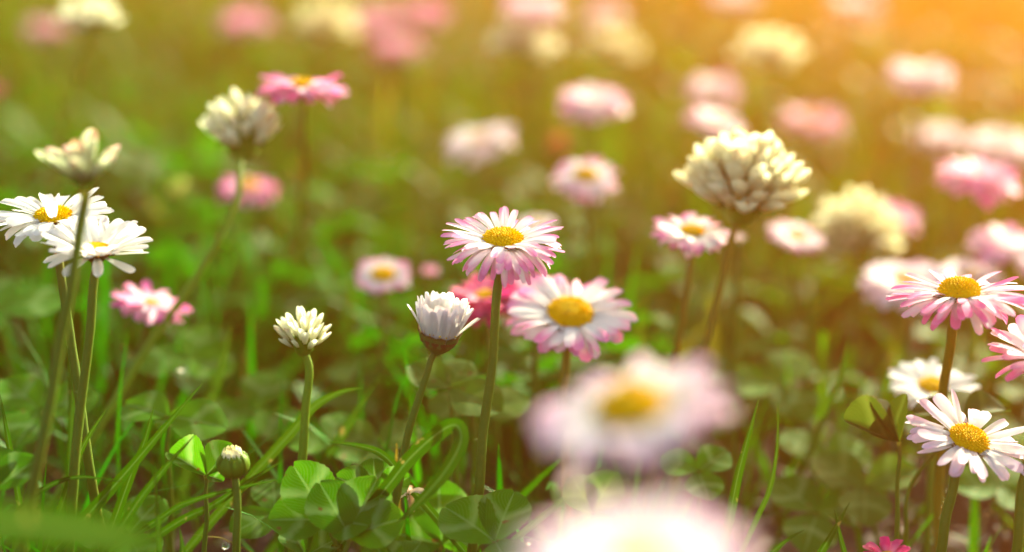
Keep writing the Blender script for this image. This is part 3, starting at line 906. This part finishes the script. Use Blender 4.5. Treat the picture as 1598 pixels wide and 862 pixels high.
daisy("far rosy daisy, right one of the pair at the top left of the middle", 662, 20, 96, 0.78, (0.1, 0), 'mop', 'pink', 40, [(662, 120)], 0.2, False, 1.3, 1, 0.3, 58)
daisy("far dusky pink daisy below the rosy pair at the top", 622, 72, 92, 0.72, (0.1, 0), 'mop', 'pink', 40, [(622, 160)], 0.2, False, 1.3, 1, 0.3, 59)
daisy("far pink daisy at the top above the cream clover head", 384, 32, 92, 0.76, (0.1, 0), 'mop', 'pink', 40, [(384, 120)], 0.2, False, 1.3, 1, 0.3, 60)
daisy("far dull pink daisy left of the cream clover in the top left corner", 70, 42, 76, 0.80, (0.1, 0), 'mop', 'pink', 36, [(70, 120)], 0.2, False, 1.3, 1, 0.3, 61)
daisy("far pale pink daisy at the top between the pale clover and the orange glow", 945, 22, 80, 0.80, (0.1, 0), 'mop', 'pinktip', 36, [(945, 120)], 0.2, False, 1.3, 1, 0.3, 62)
daisy("red daisy sliver at the left edge of the picture", -8, 138, 36, 0.55, (0.1, 0), 'mop', 'red', 26, [(-8, 220)], 0.2, False, 1.3, 1, 0.3, 63)
daisy("far pinkish daisy in the orange glow at the top right", 1335, 2, 90, 0.80, (0.1, 0), 'mop', 'pinktip', 36, [(1335, 100)], 0.2, False, 1.3, 1, 0.3, 64)
daisy("far pale daisy cut by the top edge left of the orange glow", 1145, -6, 84, 0.80, (0.1, 0), 'mop', 'blush', 36, [(1145, 100)], 0.2, False, 1.3, 1, 0.3, 65)
daisy("little pale daisy bud just right of the big clover's stem", 1152, 372, 28, 0.39, (0.1, 0), 'bowl', 'pinktip', 20, [(1150, 450)], 0.3, False, 1.4, 1, 0.4, 66)
daisy("half open crimson daisy at the bottom edge near the right corner",
      1386, 868, 84, 0.300, (0.12, 0.0), 'bowl', 'red', 18, [(1386, 940)], 0.28, True, 2.0, 1.3, 0.35, 67)

# closed bud
def bud():
    d = 0.300; c = P(364, 724, d)
    path = stem_path([(369, 760), (370, 862)], d, c)
    org = path[-1].copy(); org.z = 0
    root = empty("daisy_bud", org, "round green daisy bud with a yellowish white tip on a straight stem", "daisy bud")
    make_stem(root, org, path, 0.00060, 0.0008, STEM, 10, 120, 3)
    A, B, Nn = frame(Vector((-0.05, -0.1, 1)))
    r = 24 * d / FPX
    mb = MB(); mb.blob(c - Nn * r * 0.05, Nn, r, r * 0.85, 16, 8, u=3.5)
    for j in range(14):
        q = 2 * math.pi * j / 14 + 0.1 * (j % 2)
        rad = A * math.cos(q) + B * math.sin(q); tan = Nn.cross(rad)
        rows, uvs = [], []
        for i in range(8):
            t = i / 7; th = -0.9 + t * 1.95
            wv = math.sin(math.pi * min(t * 0.9 + 0.12, 1)) * r * 0.26
            cc = c + (rad * math.cos(th) + Nn * math.sin(th) * 0.9) * (r * (1.05 + 0.02 * (j % 2)))
            rows.append([cc - tan * wv, cc + rad * r * 0.05, cc + tan * wv]); uvs.append([(j + 0.1, t), (j + 0.5, t), (j + 0.9, t)])
        mb.grid(rows, uvs)
    mb.build("sepals", BUDG, root, org)
    m, t, out = newmat("bud petals")
    u, v, rnd = uvparts(t)
    leafy(t, out, ramp(t, v, [(0.2, (0.84, 0.82, 0.66)), (1.0, (0.83, 0.70, 0.35))]), trans=0.25)
    mb = MB()
    for j in range(22):
        q = 2 * math.pi * j / 22 + (0.2 if j % 2 else 0)
        rows, uvs = petal_rows(c, A, B, Nn, q, r * (0.62 if j % 2 else 0.42), r * 0.45, r * 0.75, r * 0.26, math.radians(68), math.radians(135), 0, 0.3, 2, 5)
        mb.grid(rows, [[(a + j, b) for a, b in rr] for rr in uvs])
    mb.build("petals", m, root, org)
bud()
daisy("small blurred greenish bud in the grass right of the left clover", 280, 300, 34, 0.50, (0.1, 0), 'closed', 'green', 16, [(280, 380)], 0.8, False, 1.4, 1, 0.4, 68, name="daisy_bud", calyx=1.2)
daisy("brownish red wilted bud above the pink rimmed daisy", 872, 232, 40, 0.55, (0.1, 0), 'closed', 'wilted', 18, [(872, 320)], 0.7, False, 1.4, 1, 0.4, 69, name="daisy_bud", calyx=1.2)

# ------------------------------------------------------------------ clover heads
clover("sparse cream clover head with rosy tips standing over the two white daisies", 133, 290, 124, 0.272, 1.0, (0.0, 0.0), 18, FL_P,
       [(131, 320), (125, 365), (113, 430), (100, 505), (80, 620), (50, 760)], True, (12, 58), 0.74, 1.15, 14, base=0.10, jitter=0.8, up=0.10, pair=True)
clover("creamy white clover head on a tall bent stem left of the pink flat daisy", 379, 224, 116, 0.375, 1.0, (0.0, 0.02), 42, FL_W,
       [(373, 250), (373, 300), (345, 370), (290, 460), (235, 535), (180, 625), (140, 690)], False, (0, 100), 0.50, 1.15, 4, STEML, d2=0.345, up=1.3, base=0.56)
clover("small white clover head with upright florets left of the half closed daisy", 474, 538, 80, 0.318, 1.0, (0.05, 0.02), 34, FL_W,
       [(481, 575), (478, 640), (470, 720)], True, (0, 102), 0.56, 0.95, 5, STEML, up=1.3, base=0.5)
clover("biggest cream clover head, leaning right of the middle on a tan stem", 1158, 312, 158, 0.352, 1.0, (0.03, 0.05), 72, FL_Y,
       [(1142, 372), (1125, 440), (1108, 510), (1098, 560)], False, (0, 104), 0.52, 1.45, 6, STEMB, up=0.9, base=0.55)
clover("round yellowish clover head blurred behind the biggest one", 1336, 372, 116, 0.46, 1.0, (0.0, 0.0), 70, FL_Y, [(1338, 440), (1335, 520)], False, (5, 115), 0.48, 1.3, 7, base=0.5)
clover("cream clover head in the top left corner on a thin stem", 142, 42, 96, 0.47, 0.8, (0.0, 0.0), 30, FL_W, [(128, 90), (110, 160), (96, 220)], False, (5, 92), 0.60, 1.05, 8, STEMB)
clover("pale clover head at the top below the cut off pink daisy", 818, 80, 92, 0.60, 1.0, (0.0, 0.0), 32, FL_W, [(818, 160)], False, (5, 95), 0.6, 1.1, 9)
clover("yellowish clover head high up left of the lone white daisy", 1202, 96, 104, 0.60, 0.8, (0.1, 0.1), 32, FL_Y, [(1200, 180)], False, (5, 95), 0.6, 1.1, 10)
clover("far beige clover head left of the rosy pair at the top", 510, 50, 96, 0.74, 0.9, (0.0, 0.0), 30, FL_Y, [(510, 130)], False, (5, 100), 0.6, 1.1, 11)
clover("far beige clover head right of the pale clover at the top", 955, 82, 76, 0.78, 0.9, (0.0, 0.0), 30, FL_Y, [(955, 160)], False, (5, 100), 0.6, 1.1, 12)

# ------------------------------------------------------------------ clover leaves
CL = clover_leaf
CL("bright green clover leaf with raised rounded leaflets left of the pitted one at the bottom", 512, 812, 0.300, 96, (0.7, -0.15), 125, 0.18, 0.35, 0.15, seed=1, angles=(0, 62, 215), scales=(1.05, 0.95, 0.8))
CL("bright green clover leaf at the foot of the half closed daisy", 545, 836, 0.297, 92, (0.8, 0.1), 65, 0.14, 0.45, 0.25, seed=2, angles=(0, -55, 60), scales=(1.1, 1, 1.05))
CL("clover leaf cut by the bottom edge right under the half closed daisy", 617, 905, 0.292, 80, (0.5, 0.0), 62, 0.18, 0.3, 0.3, seed=3, angles=(0, 58, 180), scales=(1, 1, 1))
CL("large veined clover leaf below the central daisy's stem", 772, 845, 0.297, 100, (0.55, -0.1), 140, 0.2, 0.3, 0.3, seed=4, angles=(0, -70, 150), scales=(1.05, 0.95, 0.9))
CL("clover leaf low in the bottom left of the bright cluster", 478, 868, 0.300, 66, (0.5, 0), 120, 0.35, 0.25, 0.3, seed=5, angles=(0, -85, 170))
CL("soft focus clover leaf with two round leaflets under the deep pink daisy", 262, 650, 0.330, 94, (0.45, 0.0), 150, 0.12, 0.12, 0.25, seed=6, angles=(0, 200, 95), stem=[(262, 700)], scales=(0.95, 1, 0.3))
CL("folded clover leaf beside the round green bud", 322, 742, 0.312, 72, (0.7, 0.1), 150, 0.75, 0.2, 0.2, seed=7, angles=(0, -95, 185), stem=[(322, 790), (320, 862)], scales=(1, 0.9, 0.45))
CL("dark clover leaf at the left edge above the blurred foreground blade", -8, 765, 0.290, 80, (0.6, 0), 40, 0.3, 0.3, 0.3, seed=8, angles=(0, 60, 180))
CL("blurred clover leaf with a pale mark at the left edge below the white daisies", 0, 480, 0.375, 108, (0.22, 0.0), 8, 0.1, 0.05, 0.15, seed=9, angles=(0, 120, 240), sharp=False)
CL("pale clover leaf behind the stem of the half closed daisy", 702, 605, 0.336, 80, (0.45, 0.05), 150, 0.12, 0.12, 0.2, mat=CLOVERP, seed=10, angles=(0, -85, 175), stem=[(705, 660)], scales=(0.95, 0.8, 1.2))
CL("broad pale clover leaf lying behind the central daisy's stem", 740, 640, 0.345, 92, (0.35, 0), 15, 0.08, 0.08, 0.15, mat=CLOVERP, seed=11, angles=(0, 160, 85), stem=[(742, 690)], scales=(1.0, 0.8, 0.7))
CL("blurred clover leaf low between the white clover stem and the thick daisy stem", 590, 700, 0.345, 80, (0.4, 0), 150, 0.12, 0.1, 0.2, mat=CLOVERP, seed=12, sharp=False, angles=(0, -110, 130))
CL("blurred clover leaf under the large foreground daisy, on its right", 1090, 735, 0.335, 64, (0.5, 0), 40, 0.15, 0.2, 0.2, seed=13, sharp=False)
CL("thin clover leaf in front of the dark gap right of the veined leaf", 925, 800, 0.300, 74, (0.9, 0), 120, 0.12, 0.35, 0.2, mat=CLOVERP, seed=14, angles=(0, -60, 180), scales=(0.9, 1, 0.5))
CL("folded dark clover leaf on a bent stalk left of the ragged white daisy", 1403, 690, 0.318, 78, (0.35, -0.35), 150, 0.9, 0.35, 0.1, mat=CLOVERD, seed=15, angles=(0, -62, 15), stem=[(1402, 740), (1398, 840)], scales=(1.15, 0.95, 0.6))
CL("dark clover leaf arching behind the top of the ragged white daisy", 1505, 655, 0.326, 84, (0.1, 0.1), 100, 0.35, 0.3, 0.5, mat=CLOVERD, seed=16, angles=(0, 80, -75), stem=[(1420, 760), (1415, 830)])
CL("blurred clover leaf in the brown shade left of the folded dark leaf", 1290, 720, 0.365, 84, (0.35, 0.2), 150, 0.15, 0.1, 0.2, seed=17, sharp=False)
CL("blurred pale clover leaf low beside the lower right stems", 1350, 760, 0.355, 90, (0.4, 0.0), 20, 0.15, 0.15, 0.2, mat=CLOVERP, seed=18, sharp=False)
CL("blurred clover leaf in the shade behind the lower right corner", 1560, 760, 0.36, 80, (0.4, 0.0), 60, 0.15, 0.15, 0.2, seed=19, sharp=False)
CL("pale leaf peeping behind the stem of the small white clover", 520, 690, 0.35, 70, (0.3, 0.1), 200, 0.15, 0.1, 0.2, seed=20, sharp=False)
CL("small pitted clover leaf behind the bright cluster", 585, 775, 0.312, 62, (0.75, 0.1), 95, 0.25, 0.4, 0.2, seed=21, angles=(0, 65, -70), scales=(1, 1.1, 1))
CL("grey green clover leaf hanging in shade right of the looped grass blade", 690, 850, 0.325, 96, (0.95, 0.05), 95, 0.15, 0.3, 0.1, mat=CLOVER, seed=22, angles=(0, 75, -75), scales=(1.05, 0.8, 0.7))

CL("soft rounded clover leaf at the foot of the left hand daisy stems", 62, 640, 0.345, 90, (0.4, 0.1), 20, 0.1, 0.12, 0.2, seed=31)
CL("blurred round clover leaf directly below the deep pink daisy", 300, 560, 0.38, 86, (0.35, 0), 200, 0.1, 0.1, 0.2, seed=32, sharp=False)
CL("blurred round clover leaf left of the small white clover's stem", 400, 640, 0.37, 84, (0.4, 0), 80, 0.1, 0.12, 0.2, seed=33, sharp=False)
CL("blurred clover leaf between the small white clover and the half closed daisy", 575, 600, 0.40, 84, (0.35, 0), 10, 0.1, 0.1, 0.2, seed=34, sharp=False)
CL("low clover leaf in shade right of the round bud's stem", 430, 800, 0.325, 80, (0.5, 0), 100, 0.12, 0.15, 0.2, seed=35)
CL("low clover leaf in the tangle left of the round bud's stem", 200, 835, 0.320, 84, (0.5, 0), 60, 0.12, 0.15, 0.2, seed=36)
CL("hazy clover leaf in the brown shade above the thin curved blade", 1215, 600, 0.40, 84, (0.35, 0), 60, 0.1, 0.1, 0.2, seed=37, sharp=False)
CL("soft clover leaf low between the curved blade and the crimson daisy", 1275, 800, 0.35, 90, (0.4, 0), 130, 0.1, 0.12, 0.2, seed=38, sharp=False)

# ------------------------------------------------------------------ single grass blades
B_ = blade
B_("broad blade crossing the others and leaning far right below the deep pink daisy", [(140, 800), (190, 745), (250, 675), (317, 597)], 0.300, 17, seed=1)
B_("short upright blade with a dented tip crossed by the broad leaning blade", [(180, 810), (205, 740), (225, 690), (240, 635)], 0.306, 14, seed=2)
B_("slim blade leaning right between the broad blade and the round bud", [(190, 820), (225, 770), (262, 725), (305, 678)], 0.296, 13, seed=3)
B_("narrow dark blade standing before the other left hand blades", [(248, 840), (245, 790), (240, 718)], 0.290, 8, seed=4)
B_("looped blade folding over beside the thick stem of the half closed daisy", [(600, 765), (640, 715), (685, 675), (712, 664), (719, 690), (695, 735), (655, 782), (618, 818)], 0.298, 22, d2=0.288, seed=5, tip=2.5, twist=0.2)
B_("bright upright blade right of the large foreground daisy", [(1140, 800), (1152, 740), (1168, 680), (1184, 622)], 0.302, 14, seed=6)
B_("thin curved blade right of the bright upright blade", [(1178, 815), (1200, 765), (1212, 700), (1214, 628)], 0.300, 8, seed=7)
B_("blade leaning right at the bottom edge before the crimson daisy", [(1270, 880), (1300, 830), (1326, 784)], 0.300, 13, seed=8)
B_("short blade crossing behind the one at the bottom edge", [(1322, 880), (1310, 835), (1302, 796)], 0.303, 9, seed=9)
B_("dark thin blade low at the bottom edge below the curved blade", [(1195, 872), (1225, 845), (1255, 827)], 0.300, 8, seed=10)
B_("thin blade arching flat across the left hand stems", [(15, 810), (65, 765), (120, 745), (192, 752)], 0.298, 9, seed=11)
B_("leaf shaped blade curling right behind the small white clover's stem", [(450, 680), (490, 635), (530, 613), (567, 605)], 0.325, 15, seed=12, tip=0.8)
B_("soft blade leaning right, behind the curling one", [(520, 700), (555, 645), (595, 585)], 0.345, 15, seed=13)
B_("tall blurred blade left of the small round daisy", [(530, 620), (540, 500), (550, 420), (562, 345)], 0.43, 17, seed=14)
B_("thin blade at the left edge below the blurred clover leaf", [(18, 715), (10, 670), (0, 615)], 0.305, 9, seed=15)
B_("small brown tipped blade bending down behind the bright clover cluster", [(640, 760), (600, 712), (560, 696), (512, 690)], 0.316, 13, seed=16)
B_("short pale blade between the veined leaf and the foreground daisies", [(885, 775), (915, 750), (948, 722)], 0.315, 10, seed=17)
B_("very broad blurred blade lying across the bottom left corner in front", [(-120, 796), (-30, 812), (90, 822), (170, 836), (258, 854)], 0.205, 66, seed=18, root_down=False, tip=1.6, face=0.0, twist=0.1, fold=0.1, mat=GRASSF)
B_("tiny blade tip at the bottom edge left of the round bud", [(287, 880), (284, 850), (280, 824)], 0.295, 9, seed=19)
B_("soft blade rising behind the two white left hand daisies' stems", [(108, 760), (112, 640), (110, 540), (118, 440)], 0.33, 11, seed=20)
B_("long soft blade lying right behind the round bud", [(270, 820), (330, 790), (390, 750), (440, 720)], 0.318, 12, seed=21)
B_("long blade sweeping up behind the small round daisy's stem", [(500, 720), (555, 600), (610, 520), (680, 440)], 0.40, 18, seed=22)
B_("soft upright blade under the rose pink daisy", [(320, 650), (345, 570), (362, 500)], 0.37, 18, seed=23)
B_("blade tip poking up left of the arched thin blade", [(100, 780), (128, 700), (165, 640)], 0.306, 12, seed=24)
B_("low blade lying flat in front of the folded clover leaf", [(245, 812), (300, 782), (380, 760), (440, 748)], 0.300, 8, seed=25)
B_("soft blade right of the folded dark clover leaf", [(1290, 640), (1310, 590), (1325, 520)], 0.36, 9, seed=26)
B_("thin blade at the left side of the two white daisies' stems", [(40, 790), (62, 700), (75, 660)], 0.300, 9, seed=27)

# ------------------------------------------------------------------ small things
def withered():
    mb = MB()
    c = P(636, 772, 0.312)
    for k in range(5):
        a = k * 1.3
        rows, uvs = petal_rows(c, Vector((1, 0, 0)), Vector((0, 1, 0)), Vector((0, 0, 1)), a, 0.0004, 0, 0.0035, 0.0014, 0.9 - 0.3 * k, -1.2, 1.0, 0.6, 3, 6)
        mb.grid(rows, [[(u + k, v) for u, v in r] for r in uvs])
    m, t, out = newmat("withered")
    u, v, rnd = uvparts(t)
    leafy(t, out, ramp(t, rnd, [(0.0, (0.35, 0.20, 0.10)), (1.0, (0.62, 0.52, 0.42))]), trans=0.3, spec=0.1)
    o = mb.build("withered_flower", m, None, c); o.location = c
    tag(o, "small curled brown and white withered flower at the foot of the looped blade", "withered flower")
withered()
def drops():
    m, t, out = newmat("water")
    g = N(t, "ShaderNodeBsdfGlass"); g.inputs["IOR"].default_value = 1.33; g.inputs["Roughness"].default_value = 0.0
    t.links.new(g.outputs[0], out.inputs[0])
    for x, y, d, r_, lab in ((352, 852, 0.298, 0.0007, "tiny water drop at the bottom edge left of the round bud's stem"),
                             (284, 575, 0.36, 0.0007, "tiny water drop under the deep pink daisy"),
                             (826, 845, 0.292, 0.0006, "tiny water drop at the bottom edge beside the largest foreground daisy")):
        c = P(x, y, d); mb = MB(); mb.blob(c, Vector((0, 0, 1)), r_, r_ * 0.9, 14, 8)
        o = mb.build("water_drop", m, None, c); o.location = c
        tag(o, lab, "water drop", "water drops on the leaves")
drops()

def litter():
    rg = random.Random(77); mb = MB()
    for k in range(520):
        y = rg.uniform(0.27, 0.75); x = rg.uniform(-1, 1) * frustum_x(y)
        a = rg.uniform(0, 6.28); L = rg.uniform(0.006, 0.028); wv = rg.uniform(0.0005, 0.0018); c = rg.uniform(-1, 1)
        z = rg.uniform(0.001, 0.008); dz = rg.uniform(-0.004, 0.006)
        rows, uvs = [], []
        for i in range(5):
            t = i / 4; aa = a + c * t
            p = Vector((x + math.cos(aa) * L * t, y + math.sin(aa) * L * t, z + dz * t + 0.002 * math.sin(t * 3)))
            q = Vector((-math.sin(aa), math.cos(aa), rg.uniform(-0.3, 0.3))) * wv * (1 - 0.6 * t)
            rows.append([p - q, p + q]); uvs.append([(k + 0.1, t), (k + 0.9, t)])
        mb.grid(rows, uvs)
    m, t, out = newmat("litter")
    u, v, rnd = uvparts(t)
    leafy(t, out, ramp(t, rnd, [(0.0, (0.04, 0.014, 0.006)), (0.75, (0.11, 0.05, 0.018)), (1.0, (0.26, 0.17, 0.07))]), trans=0.2, spec=0.1)
    tag(mb.build("litter", m), "dry straw and dead leaf bits lying on the soil", "dead grass", kind="stuff")
litter()
